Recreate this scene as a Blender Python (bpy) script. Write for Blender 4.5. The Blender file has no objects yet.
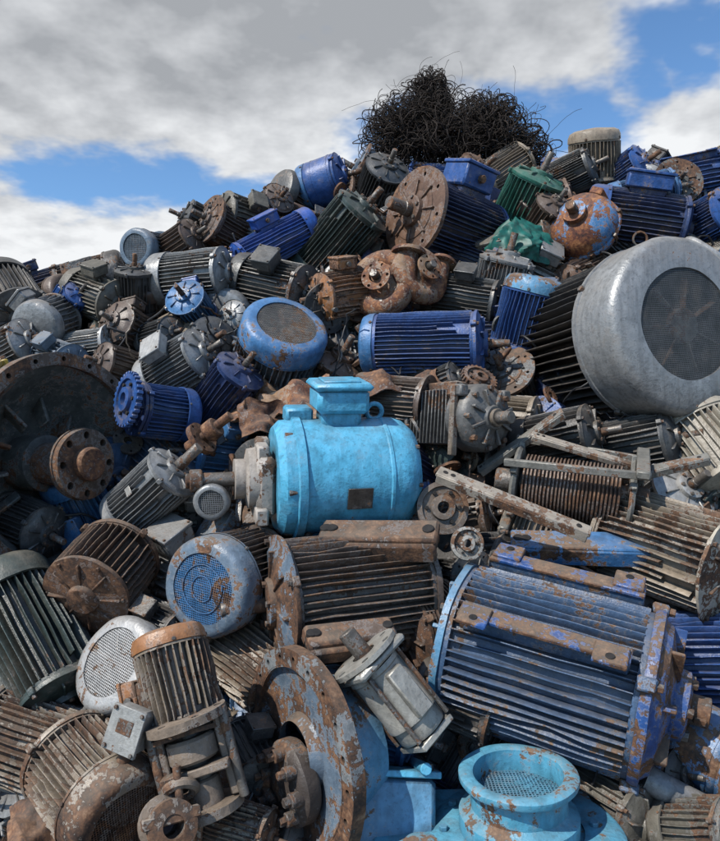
import bpy, math, random
from mathutils import Vector, Matrix, noise
random.seed(7)
R_=random.Random(11)
sc=bpy.context.scene
sc.view_settings.view_transform='Standard'
try: sc.view_settings.look='None'
except: pass
sc.view_settings.exposure=0
# ---------------------------------------------------------------- geometry helpers (all positions in metres, z up)
def frame(pos,axis,up=(0,0,1)):
    z=Vector(axis).normalized(); y=Vector(up)
    y=y-y.dot(z)*z
    if y.length<1e-3: y=Vector((0.3,1,0.2)); y=y-y.dot(z)*z
    y.normalize(); x=y.cross(z)
    m=Matrix((x,y,z)).transposed().to_4x4(); m.translation=Vector(pos)
    return m
def T(x,y,z): return Matrix.Translation((x,y,z))
def RX(a): return Matrix.Rotation(a,4,'X')
def RY(a): return Matrix.Rotation(a,4,'Y')
def RZ(a): return Matrix.Rotation(a,4,'Z')
class MB:
    def __init__(s): s.V=[];s.F=[];s.M=[]
    def add(s,vs,fs,mat,m=None,convex=False):
        o=len(s.V)
        if m is not None: vs=[m@Vector(v) for v in vs]
        else: vs=[Vector(v) for v in vs]
        if convex:
            c=sum(vs,Vector())/len(vs); nf=[]
            for f in fs:
                a,b,d=vs[f[0]],vs[f[1]],vs[f[2]]
                if (b-a).cross(d-b).dot(a-c)<0: f=f[::-1]
                nf.append(f)
            fs=nf
        s.V+=vs; s.F+=[tuple(i+o for i in f) for f in fs]; s.M+=[mat]*len(fs)
    def lathe(s,prof,seg=40,mat=0,m=None,wob=0):
        vs=[];n=len(prof)
        for i in range(seg):
            a=2*math.pi*i/seg; c,q=math.cos(a),math.sin(a)
            for r,z in prof:
                r=max(r,1e-4)
                vs.append((r*c,r*q,z))
        fs=[]
        for i in range(seg):
            j=(i+1)%seg
            for k in range(n-1):
                fs.append((i*n+k,j*n+k,j*n+k+1,i*n+k+1))
        s.add(vs,fs,mat,m)
    def cyl(s,r,h,seg=20,mat=0,m=None,b=None):
        b=min(r,h)*.12 if b is None else b
        s.lathe([(0,-h/2),(r-b,-h/2),(r,-h/2+b),(r,h/2-b),(r-b,h/2),(0,h/2)],seg,mat,m)
    def box(s,sx,sy,sz,mat=0,m=None,b=None):
        b=min(sx,sy,sz)*.15 if b is None else b
        h=(sx/2,sy/2,sz/2); vs=[];idx={}
        for c in range(8):
            sg=[1 if (c>>a)&1 else -1 for a in range(3)]
            for a in range(3):
                idx[(c,a)]=len(vs)
                vs.append(tuple(sg[k]*(h[k]-(0 if k==a else b)) for k in range(3)))
        fs=[]
        for a in range(3):
            u,v=[k for k in range(3) if k!=a]
            for sg in (0,1):
                q=[(sg<<a)|(i<<u)|(j<<v) for i,j in ((0,0),(1,0),(1,1),(0,1))]
                fs.append(tuple(idx[(c,a)] for c in q))
        for e in range(3):
            u,v=[k for k in range(3) if k!=e]
            for i in (0,1):
                for j in (0,1):
                    c0=(i<<u)|(j<<v); c1=c0|(1<<e)
                    fs.append((idx[(c0,u)],idx[(c1,u)],idx[(c1,v)],idx[(c0,v)]))
        for c in range(8): fs.append((idx[(c,0)],idx[(c,1)],idx[(c,2)]))
        s.add(vs,fs,mat,m,True)
    def torus(s,R,r,seg=24,ms=8,mat=0,m=None,arc=1.0):
        vs=[];fs=[];n=seg if arc==1 else seg+1
        for i in range(n):
            a=2*math.pi*arc*i/seg
            for k in range(ms):
                t=2*math.pi*k/ms; rr=R+r*math.cos(t)
                vs.append((rr*math.cos(a),rr*math.sin(a),r*math.sin(t)))
        for i in range(seg):
            j=(i+1)%n
            for k in range(ms):
                l=(k+1)%ms
                fs.append((i*ms+k,j*ms+k,j*ms+l,i*ms+l))
        s.add(vs,fs,mat,m)
    def tube(s,pts,r,ms=6,mat=0,m=None,caps=True):
        pts=[Vector(p) for p in pts]; vs=[];fs=[]
        pn=Vector((0.31,0.2,0.93))
        for i,p in enumerate(pts):
            t=(pts[min(i+1,len(pts)-1)]-pts[max(i-1,0)]).normalized()
            a=pn-pn.dot(t)*t
            if a.length<1e-3: a=t.orthogonal()
            a.normalize(); b=t.cross(a); pn=a
            for k in range(ms):
                q=2*math.pi*k/ms
                vs.append(p+r*(math.cos(q)*a+math.sin(q)*b))
        for i in range(len(pts)-1):
            for k in range(ms):
                l=(k+1)%ms
                fs.append((i*ms+k,i*ms+l,(i+1)*ms+l,(i+1)*ms+k))
        if caps:
            fs.append(tuple(range(ms))[::-1]); fs.append(tuple((len(pts)-1)*ms+k for k in range(ms)))
        s.add(vs,fs,mat,m)
    def holes_ring(s,r0,r1,z0,z1,n,hr,mat=0,m=None,ph=0):
        """flat annular flange with n real bolt holes"""
        K=16; rm=(r0+r1)/2 if r0>r1*.55 else r1*.82
        for i in range(n):
            a0=2*math.pi*(i-.5)/n+ph; a1=2*math.pi*(i+.5)/n+ph; am=(a0+a1)/2
            out=[]
            per=K//4
            for k in range(per): out.append((r1,am+(a1-am)*(-.0+ (k/per)*1.0)))
            for k in range(per): out.append((r1+(r0-r1)*(k/per),a1))
            out2=[]
            for k in range(2*per): out2.append((r0,a1+(a0-a1)*k/(2*per)))
            for k in range(per): out2.append((r0+(r1-r0)*k/per,a0))
            out3=[]
            for k in range(per): out3.append((r1,a0+(am-a0)*k/per))
            B=out+out2+out3; N=len(B)
            vs=[]
            C=Vector((rm*math.cos(am),rm*math.sin(am),0))
            pts=[Vector((r*math.cos(a),r*math.sin(a),0)) for r,a in B]
            hp=[]
            for p in pts:
                q=(p-C).normalized()*hr; hp.append(C+q)
            for z in (z0,z1):
                vs+=[(p.x,p.y,z) for p in pts]; vs+=[(p.x,p.y,z) for p in hp]
            fs=[]
            for k in range(N):
                l=(k+1)%N
                fs.append((k,N+k,N+l,l))
                fs.append((2*N+k,2*N+l,3*N+l,3*N+k))
                fs.append((N+k,3*N+k,3*N+l,N+l))
                r_,a_=B[k];r2,a2=B[l]
                if (abs(r_-r1)<1e-6 and abs(r2-r1)<1e-6) or (abs(r_-r0)<1e-6 and abs(r2-r0)<1e-6):
                    fs.append((k,l,2*N+l,2*N+k))
            s.add(vs,fs,mat,m)
    def grille(s,Rg,cell,z,mat=0,m=None,hole=.66,dome=0):
        n=int(Rg/cell)+1; vs=[];fs=[]
        h=cell/2; q=h*hole
        for i in range(-n,n+1):
            for j in range(-n,n+1):
                cx,cy=i*cell,j*cell
                if cx*cx+cy*cy>(Rg+.3*cell)**2: continue
                o=len(vs)
                for (dx,dy) in ((-h,-h),(h,-h),(h,h),(-h,h)): vs.append((cx+dx,cy+dy))
                for (dx,dy) in ((-q,-q),(q,-q),(q,q),(-q,q)): vs.append((cx+dx,cy+dy))
                for k in range(4):
                    l=(k+1)%4; fs.append((o+k,o+l,o+4+l,o+4+k))
        vs=[(x,y,z-dome*(1-(x*x+y*y)/(Rg*Rg))) for x,y in vs]
        s.add(vs,fs,mat,m)
    def bolt(s,r,h,mat,m):
        s.cyl(r,h,6,mat,m,b=r*.12)
    def mesh(s,name,mats,jit=.002,seed=0):
        if jit:
            off=Vector((seed*3.7,seed*1.3,-seed*2.1))
            s.V=[v+noise.noise_vector(v*7+off)*jit*1.6+noise.noise_vector(v*23+off)*jit*.7 for v in s.V]
        me=bpy.data.meshes.new(name)
        me.from_pydata([tuple(v) for v in s.V],[],s.F)
        me.polygons.foreach_set('material_index',s.M)
        me.polygons.foreach_set('use_smooth',[True]*len(s.F))
        for mt in mats: me.materials.append(mt)
        me.update()
        try: me.set_sharp_from_angle(angle=math.radians(38))
        except Exception as e: print('sharp',e)
        return me
def obj(name,me,mw):
    o=bpy.data.objects.new(name,me); sc.collection.objects.link(o); o.matrix_world=mw; return o
# ---------------------------------------------------------------- materials
def nd(nt,t,**k):
    n=nt.nodes.new(t)
    for a,b in k.items(): setattr(n,a,b)
    return n
_mc={}
def paint(col,rust=.4,rough=.42,dust=.4,metal=0.0,key='painted_metal',warm=0):
    kk=(tuple(col),rust,rough,dust,metal,warm)
    if kk in _mc: return _mc[kk]
    m=bpy.data.materials.new(key); _mc[kk]=m
    m.use_nodes=True; nt=m.node_tree; L=nt.links
    bs=nt.nodes['Principled BSDF']
    def math_(op,a,b=None,cl=False):
        n=nd(nt,'ShaderNodeMath',operation=op,use_clamp=cl)
        for i,v in enumerate((a,b)):
            if v is None: continue
            if hasattr(v,'links'): L.new(v,n.inputs[i])
            else: n.inputs[i].default_value=v
        return n.outputs[0]
    def mix(f,a,b,bt='MIX'):
        n=nd(nt,'ShaderNodeMix',data_type='RGBA',blend_type=bt)
        for s_,v in ((n.inputs[0],f),(n.inputs[6],a),(n.inputs[7],b)):
            if hasattr(v,'links'): L.new(v,s_)
            elif isinstance(v,(int,float)): s_.default_value=v
            else: s_.default_value=(*v,1)
        return n.outputs[2]
    def mr(v,a,b,c=0,d=1):
        n=nd(nt,'ShaderNodeMapRange'); L.new(v,n.inputs[0])
        for i,x in enumerate((a,b,c,d)): n.inputs[i+1].default_value=x
        return n.outputs[0]
    tc=nd(nt,'ShaderNodeTexCoord'); oi=nd(nt,'ShaderNodeObjectInfo')
    cb=nd(nt,'ShaderNodeCombineXYZ')
    r=oi.outputs['Random']
    L.new(math_('MULTIPLY',r,37),cb.inputs[0]);L.new(math_('MULTIPLY',r,-91),cb.inputs[1]);L.new(math_('MULTIPLY',r,53),cb.inputs[2])
    ad=nd(nt,'ShaderNodeVectorMath',operation='ADD'); L.new(tc.outputs['Object'],ad.inputs[0]);L.new(cb.outputs[0],ad.inputs[1])
    V=ad.outputs[0]
    def nz(sc_,det,ro,vec=V,dist=0):
        n=nd(nt,'ShaderNodeTexNoise'); n.inputs['Scale'].default_value=sc_;n.inputs['Detail'].default_value=det
        n.inputs['Roughness'].default_value=ro; n.inputs['Distortion'].default_value=dist
        L.new(vec,n.inputs['Vector']); return n.outputs['Fac']
    A=nz(6,3,.6); B=nz(60,3.5,.7); C=nz(17,3,.68)
    geo=nd(nt,'ShaderNodeNewGeometry')
    st=nd(nt,'ShaderNodeMapping'); L.new(geo.outputs['Position'],st.inputs[0]); st.inputs['Scale'].default_value=(34,34,3.0)
    ST=nz(1,2,.6,st.outputs[0])
    pt=mr(geo.outputs['Pointiness'],.54,.75,0,.06)
    mm=math_('ADD',math_('ADD',math_('MULTIPLY',A,.44),math_('MULTIPLY',B,.28)),math_('ADD',math_('MULTIPLY',ST,.13),math_('MULTIPLY',C,.15)))
    mm=math_('ADD',math_('ADD',mm,pt),mr(r,0,1,-.025,.025))
    t=.5+(.5-rust)*.32
    mask=mr(mm,t-.010,t+.012); prim=mr(mm,t-.035,t-.02)
    rr=nd(nt,'ShaderNodeValToRGB'); L.new(math_('ADD',math_('MULTIPLY',C,.55),math_('MULTIPLY',B,.45)),rr.inputs[0])
    e=rr.color_ramp.elements
    k=1+warm
    e[0].position=.36;e[0].color=(.022,.013,.010,1);e[1].position=.67;e[1].color=(.27*k,.165*k**.5,.098,1)
    x=e.new(.46);x.color=(.062*k,.034,.022,1);x=e.new(.56);x.color=(.145*k,.070*k**.6,.036,1)
    c1=[min(1,v*1.10+.015) for v in col]; c0=[v*.62+.004 for v in col]
    pc=mix(mr(C,.3,.7),c0,c1)
    pc=mix(mr(ST,.46,.7,0,.5),pc,[v*.38+.012 for v in col])
    pc=mix(mr(B,.54,.66,0,.5),pc,[v*.3+.01 for v in col])
    pc=mix(math_('MULTIPLY',mr(C,.48,.64),mr(A,.4,.6,.05,dust*1.1)),pc,(.16,.128,.10))
    chalk=[v*.45+.20 for v in col]
    pc=mix(math_('MULTIPLY',prim,.45),pc,chalk)
    base=mix(mask,pc,rr.outputs[0])
    sp=nd(nt,'ShaderNodeSeparateXYZ'); L.new(geo.outputs['Normal'],sp.inputs[0])
    df=math_('MULTIPLY',mr(sp.outputs[2],.15,.95,0,dust),mr(A,.36,.62,.2,1.0))
    base=mix(df,base,(.26,.215,.165))
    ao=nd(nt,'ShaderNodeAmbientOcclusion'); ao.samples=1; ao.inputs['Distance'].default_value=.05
    base=mix(mr(ao.outputs['AO'],.2,.8,.75,0),base,(.024,.019,.015))  # crevices darkened in the base colour: grime, plus painted shade for contrast
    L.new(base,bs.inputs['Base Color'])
    L.new(mr(mask,0,1,rough,.8),bs.inputs['Roughness'])
    L.new(mr(mask,0,1,metal,.0),bs.inputs['Metallic'])
    bp=nd(nt,'ShaderNodeBump'); bp.inputs['Strength'].default_value=.75; bp.inputs['Distance'].default_value=.004
    L.new(math_('ADD',math_('MULTIPLY',B,.8),math_('MULTIPLY',math_('SUBTRACT',1.0,mask),.4)),bp.inputs['Height'])
    L.new(bp.outputs[0],bs.inputs['Normal'])
    return m
def plain(name,col,rough=.8,metal=0):
    m=bpy.data.materials.new(name); m.use_nodes=True; nt=m.node_tree
    bs=nt.nodes['Principled BSDF']; n=nd(nt,'ShaderNodeTexNoise'); n.inputs['Scale'].default_value=30;n.inputs['Detail'].default_value=3
    tc=nd(nt,'ShaderNodeTexCoord'); nt.links.new(tc.outputs['Object'],n.inputs['Vector'])
    r=nd(nt,'ShaderNodeValToRGB'); nt.links.new(n.outputs['Fac'],r.inputs[0])
    r.color_ramp.elements[0].position=.3;r.color_ramp.elements[1].position=.7
    r.color_ramp.elements[0].color=(*[c*.45 for c in col],1); r.color_ramp.elements[1].color=(*[min(1,c*1.4) for c in col],1)
    nt.links.new(r.outputs[0],bs.inputs['Base Color']); bs.inputs['Roughness'].default_value=rough; bs.inputs['Metallic'].default_value=metal
    return m
COL=dict(cyan=(.095,.47,.72),navy=(.010,.038,.14),blue=(.014,.085,.31),royal=(.012,.095,.44),mblue=(.05,.19,.42),lblue=(.10,.29,.48),steel=(.05,.115,.23),
 bgrey=(.14,.20,.27),grey=(.31,.32,.325),lgrey=(.48,.48,.47),dgrey=(.095,.10,.103),black=(.028,.029,.031),brown=(.125,.085,.065),
 tan=(.32,.255,.185),cream=(.50,.45,.36),green=(.015,.15,.11),dgreen=(.028,.055,.052),yellow=(.50,.34,.03),rust=(.15,.08,.048),orange=(.36,.15,.05),olive=(.14,.13,.105))
METAL={'grey':.3,'lgrey':.3,'dgrey':.3}
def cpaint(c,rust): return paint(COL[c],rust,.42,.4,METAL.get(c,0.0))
DARK=plain('dark_interior',(.016,.014,.013))  # near-black colour for discs behind grilles and for bolt-hole marks
STEEL=paint((.17,.15,.13),.5,.45,.2,.45,'oily_steel')
RUST=paint(COL['rust'],.7,.7,.3,0,'rusted_iron',.2)
# ---------------------------------------------------------------- motor
def motor_mesh(R,L,col,cowlcol=None,rust=.4,nf=34,finh=.15,style='fin',rear='cowl',cowl=.5,shaft=.7,rs=.13,flange=0,
        box=None,feet=(),eye=False,seed=0,bell=.34,grl=.74,gcol=None,flcol=None,ringR=1.0,cellf=17,plate=False,square=False,crust=None):
    rg=random.Random(seed*13+5)
    nf=int(nf*1.45)
    b=MB()
    cc=cowlcol or col
    c2=COL[cc]
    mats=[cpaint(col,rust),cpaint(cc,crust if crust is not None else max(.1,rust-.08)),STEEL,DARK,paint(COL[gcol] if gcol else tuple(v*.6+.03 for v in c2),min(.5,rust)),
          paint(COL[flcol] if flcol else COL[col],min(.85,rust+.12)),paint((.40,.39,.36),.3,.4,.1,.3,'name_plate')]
    core=R*(1-finh) if style=='fin' else R
    h=L/2
    if style=='fin':
        b.lathe([(R*.97,-h),(R*.97,-h+.03*L),(core,-h+.035*L),(core,h-.035*L),(R*.97,h-.03*L),(R*.97,h)],48,0)
        w=2*math.pi*R/nf*.24
        for i in range(nf):
            a=2*math.pi*(i+.5)/nf+rg.uniform(-.008,.008)
            z0=-h+.03*L; z1=h-.03*L
            if rg.random()<(.10 if R<.2 else .03): z1-=rg.uniform(.05,.35)*L
            n=6; vs=[];fs=[]
            hh=R*(1+rg.uniform(-.015,.012))
            bend=rg.uniform(-.5,.5)*w*(1 if R<.2 else .5)
            chip=rg.randrange(1,n-1) if rg.random()<.22 else -1
            for k in range(n):
                z=z0+(z1-z0)*k/(n-1)
                bb=bend*math.sin(math.pi*k/(n-1)); h2=hh*(.95 if k==chip else 1)
                for (x,y) in ((core*.97,-w*.62),(h2-w*.3,-w*.36+bb),(h2,-w*.15+bb),(h2,w*.15+bb),(h2-w*.3,w*.36+bb),(core*.97,w*.62)): vs.append((x,y,z))
            for k in range(n-1):
                for q in range(5): fs.append((k*6+q,k*6+q+1,(k+1)*6+q+1,(k+1)*6+q))
            fs.append((5,4,3,2,1,0)); fs.append(tuple((n-1)*6+q for q in range(6)))
            b.add(vs,fs,0,RZ(a))
    elif style=='rings':
        pr=[(R*.9,-h)]
        n=int(L/(R*.1))
        for i in range(n):
            z=-h+L*(i+.5)/n; pr+=[(R*.9,z-.035*R),(R,z-.025*R),(R,z+.015*R),(R*.9,z+.025*R)]
        pr.append((R*.9,h)); b.lathe(pr,44,0)
    else:
        b.lathe([(R*.96,-h),(R,-h+.01),(R,-h*.55),(R*1.012,-h*.54),(R*1.012,-h*.45),(R,-h*.44),(R,h*.6),(R*1.015,h*.61),(R*1.015,h*.72),(R,h*.73),(R,h-.01),(R*.95,h)],52,0)
    e=bell*R
    b.lathe([(R*.9,h-.001),(R*ringR,h),(R*1.02*ringR,h+.012),(R*1.02*ringR,h+e*.28),(R*.93,h+e*.34),(R*.86,h+e*.55),(R*.55,h+e*.72),(R*.42,h+e*.8),(R*.40,h+e*1.15),(R*.34,h+e*1.22),(R*.2,h+e*1.22),(R*.18,h+e*1.1),(0,h+e*1.1)],44,5 if flcol else 0)
    for i in range(8):
        a=2*math.pi*i/8+.2
        b.box(R*.44,R*.05,e*.42,5 if flcol else 0,RZ(a)@T(R*.63,0,h+e*.68),b=.003)
    for i in range(6):
        a=2*math.pi*(i+.5)/6
        b.bolt(R*.055,R*.09,2,RZ(a)@T(R*.34,0,h+e*1.22))
    for i in range(4):
        a=2*math.pi*(i+.5)/4
        b.box(R*.14,R*.16,e*.5,0,RZ(a)@T(R*1.03,0,h+e*.1)); b.bolt(R*.05,R*.1,2,RZ(a)@T(R*1.03,0,h+e*.4))
    if shaft:
        s0=h+e
        b.lathe([(rs*R,s0-.01),(rs*R,s0+shaft*R*.35),(rs*R*.88,s0+shaft*R*.37),(rs*R*.88,s0+shaft*R*.97),(rs*R*.78,s0+shaft*R),(0,s0+shaft*R)],20,2)
        b.box(rs*R*.5,rs*R*.4,shaft*R*.45,2,T(rs*R*.75,0,s0+shaft*R*.68))
    if flange:
        b.holes_ring(R*.55,R*flange,h+e*.35,h+e*.35+R*.11,8,R*.055,5)
        b.lathe([(R*.55,h+e*.36+R*.11),(R*.6,h+e*.36+R*.13),(R*.75,h+e*.36+R*.13),(R*.77,h+e*.3+R*.11)],40,5)
    if rear=='cowl':
        cl=cowl*R; rgc=R*grl*.97
        if square: pf=[(1.03,-h+.01,0),(1.03,-h,.82),(1.0,-h,.93),(.94,-h,1.0)]
        else: pf=[(1.03,-h+.01,0),(1.03,-h,.62),(1.0,-h,.80),(.94,-h,.94),(.85,-h,1.0)]
        b.lathe([(R*.99,-h+.06*L),(R*1.045,-h+.055*L),(R*1.045,-h+.02*L)]+[(R*q,z-cl*f) for q,z,f in pf]+[(rgc,-h-cl*1.01),(rgc,-h-cl+.012)],56,1)
        b.grille(rgc,max(.008,rgc/cellf),-h-cl*1.0+.004,4)
        if rg.random()<.4:
            for rr_ in (.34,.67): b.torus(rgc*rr_,R*.010,36,5,4,T(0,0,-h-cl+.001))
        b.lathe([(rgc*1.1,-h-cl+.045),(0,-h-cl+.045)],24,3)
        b.cyl(R*.2,R*.12,16,2,T(0,0,-h-cl+.04))
        for i in range(7):
            b.box(rgc*.75,.006,.03,2,RZ(i*.9)@T(rgc*.5,0,-h-cl+.035)@RX(.4),b=.001)
        for i in range(4): b.bolt(R*.04,R*.05,2,RZ(i*math.pi/2+.6)@T(R*1.05,0,-h+.03*L)@RY(math.pi/2))
    elif rear=='dome':
        b.lathe([(R*.96,-h),(R*1.0,-h-.02*R),(R*.99,-h-.22*R),(R*.92,-h-.38*R),(R*.75,-h-.46*R),(R*.3,-h-.50*R),(0,-h-.51*R)],48,1)
        for i in range(4): b.bolt(R*.05,R*.05,2,RZ(i*math.pi/2+.6)@T(R*1.0,0,-h-.08*R)@RY(math.pi/2))
    else:
        b.lathe([(0,-h-.3*R),(R*.3,-h-.3*R),(R*.34,-h-.27*R),(R*.36,-h-.2*R),(R*.85,-h-.12*R),(R*1.0,-h-.09*R),(R*1.0,-h),(R*.9,-h+.001)],44,1)
        for i in range(8): b.box(R*.5,R*.05,R*.1,1,RZ(i*math.pi/4)@T(R*.6,0,-h-.16*R),b=.003)
        for i in range(6): b.bolt(R*.045,R*.07,2,RZ(i*math.pi/3)@T(R*.9,0,-h-.12*R))
    if box:
        ang,bx,by,bz,zo=box
        m=RZ(ang)
        b.box(bx*R*.8,R*.3,bz*R*.8,0,m@T(0,R*.98,zo*R))
        b.box(bx*R,by*R,bz*R,1,m@T(0,R*(1.05+by/2),zo*R),b=R*.05)
        b.box(bx*R*1.07,R*.09,bz*R*1.07,1,m@T(0,R*(1.07+by),zo*R),b=R*.02)
        for i in (-1,1):
            for j in (-1,1): b.bolt(R*.035,R*.05,2,m@T(i*bx*R*.45,R*(1.13+by),zo*R+j*bz*R*.45)@RX(math.pi/2))
        b.cyl(R*.11,R*.2,14,2,m@T(bx*R*.52,R*(1.05+by/2),zo*R)@RY(math.pi/2))
    for ft in feet:
        for sx in (-1,1):
            b.box(R*.10,R*.26,L*.86,0,T(sx*R*.60,ft*R*.84,0))
            b.box(R*.26,R*.05,L*.86,5,T(sx*R*.66,ft*R*.98,0),b=R*.012)
            for zz in (-.34,.34):
                b.box(R*.34,R*.06,L*.16,5,T(sx*R*.76,ft*R*1.01,zz*L),b=R*.015)
                b.cyl(R*.05,R*.07,12,3,T(sx*R*.82,ft*R*1.015,zz*L)@RX(math.pi/2))
    if eye:
        b.cyl(R*.1,R*.12,12,0,T(0,R*1.02,h*.3)@RX(math.pi/2)); b.torus(R*.13,R*.04,18,8,2,T(0,R*1.2,h*.3))
    if plate:
        b.box(R*.34,R*.02,R*.24,6,RZ(plate)@T(0,R*1.01,0),b=.002)
    return b.mesh('electric_motor_mesh',mats,jit=.0028,seed=seed)
_n=[0]
def M(loc,axis,R,L,col,up=(0,-.3,1),name='electric_motor',**kw):
    _n[0]+=1
    return obj(name,motor_mesh(R,L,col,seed=_n[0],**kw),frame(loc,axis,up))
# ---------------------------------------------------------------- the motors, top of the heap to the foot
BX=(0,.8,.45,.9,0)
M((.55,4.30,2.76),(-.80,-.58,.12),.215,.50,'navy',up=(.25,-.2,1),cowlcol='blue',rust=.2,flange=1.22,flcol='rust',box=(0,1.0,.6,1.1,-.1),shaft=.75,rs=.2,rear='bell')
M((1.05,4.52,2.96),(.35,-.45,.83),.182,.28,'green',up=(-.5,-.6,0),rust=.14,nf=26)
M((1.58,4.86,3.35),(.1,.3,-1),.169,.24,'tan',rust=.35,nf=28,rear='dome')
M((.89,3.82,2.14),(-.22,.25,-.95),.170,.28,'blue',cowlcol='lblue',rust=.22,crust=.5,rear='dome',nf=30)
M((1.25,3.68,1.98),(-.34,.93,-.08),.394,.65,'black',cowlcol='grey',gcol='dgrey',rust=.08,cowl=.58,nf=40,finh=.2,cellf=30,grl=.66,square=True)
M((.33,3.63,1.98),(.97,-.22,.0),.166,.49,'blue',cowlcol='mblue',rust=.14,nf=32,rear='dome')
M((-.13,4.27,2.67),(.6,-.35,.62),.172,.43,'dgreen',rust=.22,nf=28)
M((-.50,4.20,2.63),(-.75,-.3,-.48),.111,.44,'royal',rust=.1,nf=20,box=(0,.9,.5,1.4,0))
M((-.23,4.78,3.18),(.9,-.3,.2),.159,.20,'blue',cowlcol='mblue',rust=.16,style='smooth',rear='dome')
M((-.78,4.37,2.74),(-.6,-.6,.25),.134,.29,'brown',rust=.4,nf=24,flange=1.15)
M((-.92,4.03,2.40),(.97,-.25,.05),.151,.33,'grey',cowlcol='grey',rust=.16,nf=30,cowl=.6,rear='cowl')
M((-.47,4.01,2.34),(.85,-.4,-.25),.156,.35,'dgrey',rust=.2,nf=28,box=(.6,.8,.4,.8,0))
M((-.41,3.59,1.95),(-.3,.62,-.62),.209,.15,'bgrey',cowlcol='mblue',gcol='dgrey',rust=.36,cowl=.5,nf=30,crust=.34)
M((-.89,3.81,2.20),(-.2,-.8,.4),.106,.16,'mblue',cowlcol='blue',rust=.24,nf=22,box=(.3,.8,.5,.8,0))
M((-.88,3.51,1.86),(.8,-.35,.4),.132,.27,'grey',cowlcol='lgrey',rust=.16,nf=28,box=(.7,.9,.4,.9,0))
M((-.66,3.47,1.73),(.55,-.4,.62),.125,.30,'navy',rust=.16,nf=24)
M((-.79,3.68,1.98),(.5,-.7,.2),.123,.20,'dgrey',rust=.25,nf=24)
M((-.91,3.28,1.64),(-.72,-.62,.12),.123,.19,'blue',cowlcol='blue',rust=.1,flange=1.0,flcol='navy',nf=26,shaft=.3,rs=.22,bell=.4)
M((-.87,2.98,1.30),(.70,-.25,.60),.120,.27,'grey',cowlcol='lgrey',rust=.12,nf=26,rear='dome',shaft=1.1,rs=.2,up=(-.3,-.6,.4),plate=.3)
M((-.59,2.90,1.29),(-.1,.9,.1),.068,.12,'grey',rust=.12,cowl=.6,nf=18,cellf=7)
M((-1.70,3.18,1.50),(-.2,-.2,.9),.208,.60,'yellow',rust=.16,nf=34)
M((-.98,2.75,1.01),(.15,.78,.35),.168,.23,'brown',cowlcol='rust',rust=.6,rear='bell',finh=.2,nf=26)
M((-.47,2.75,1.00),(.42,.86,.0),.179,.24,'brown',cowlcol='bgrey',gcol='mblue',rust=.4,cowl=.5,nf=32,cellf=20,crust=.38)
M((-.04,2.71,.95),(-.93,-.37,-.03),.226,.52,'brown',rust=.42,nf=34,finh=.17,rear='bell',flcol='bgrey',shaft=.75,rs=.13,bell=.25,ringR=1.06)
M((.26,2.74,.82),(-.7,-.4,-.1),.160,.16,'rust',rust=.7,style='rings',rear='bell',shaft=0)
M((.65,2.50,.75),(.90,-.42,-.16),.276,.62,'steel',cowlcol='lblue',flcol='blue',rust=.38,nf=36,finh=.12,rear='bell',feet=(-1,),up=(.1,.35,-1),shaft=.32,rs=.2,bell=.42)
M((1.22,2.85,1.09),(.62,-.74,-.18),.198,.44,'tan',flcol='cream',rust=.36,nf=30,rear='bell',shaft=0,ringR=1.1,bell=.2)
M((1.58,3.23,1.46),(.35,-.55,-.75),.197,.27,'cream',cowlcol='cream',rust=.22,rear='dome',nf=26)
M((1.30,2.69,.69),(.8,-.3,.1),.194,.30,'blue',rust=.2,nf=30)
M((1.14,2.41,.51),(.6,-.6,-.2),.140,.20,'mblue',rust=.4,style='smooth',flange=1.2)
M((-1.20,2.65,.79),(.55,-.35,-.62),.169,.44,'dgreen',rust=.2,nf=26,finh=.22)
M((-.78,2.52,.72),(.42,.72,-.5),.161,.14,'cream',cowlcol='lgrey',gcol='lgrey',rust=.36,cowl=.4,cellf=18,crust=.34)
M((-.39,2.70,.70),(.7,-.5,-.3),.157,.26,'tan',rust=.42,nf=28)
M((-.83,2.23,.48),(-.70,.64,.22),.161,.25,'tan',cowlcol='tan',gcol='brown',rust=.46,cowl=.6,nf=30,crust=.5)
M((-1.11,2.46,.49),(-.9,.1,.25),.157,.31,'tan',rust=.44,nf=28)
M((-.37,2.19,.36),(.9,-.3,-.1),.079,.18,'tan',rust=.5,nf=22)
M((.83,2.40,.33),(.5,-.7,-.1),.146,.23,'olive',rust=.35,nf=26)
M((1.03,2.25,.41),(.9,-.3,-.4),.044,.28,'grey',rust=.12,style='smooth',rear='bell',shaft=0)
M((1.04,2.17,.36),(.4,-.6,.3),.102,.18,'olive',rust=.4,nf=20)
M((1.73,4.46,2.83),(.95,-.2,-.2),.186,.47,'navy',cowlcol='blue',rust=.16,nf=26,box=(0,1.2,.5,1.4,0))
M((2.19,4.81,3.22),(.9,-.3,.1),.147,.40,'blue',rust=.2,nf=22,feet=(1,))
M((2.03,4.68,3.11),(0,-1,.2),.130,.14,'olive',rust=.4,flange=1.2)
M((2.14,4.39,2.81),(.4,-.8,.2),.158,.24,'blue',rust=.2)
M((1.81,4.58,3.03),(.9,-.2,.2),.127,.32,'mblue',rust=.25)
M((.81,4.14,2.38),(.2,-.3,.9),.161,.26,'grey',rust=.2)
M((.66,4.34,2.56),(.8,-.4,-.4),.181,.36,'navy',rust=.2)
M((1.37,4.81,3.22),(.8,-.4,.3),.134,.31,'dgrey',rust=.3)
M((1.76,4.84,3.23),(.5,-.6,.3),.134,.31,'blue',rust=.2)
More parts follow.
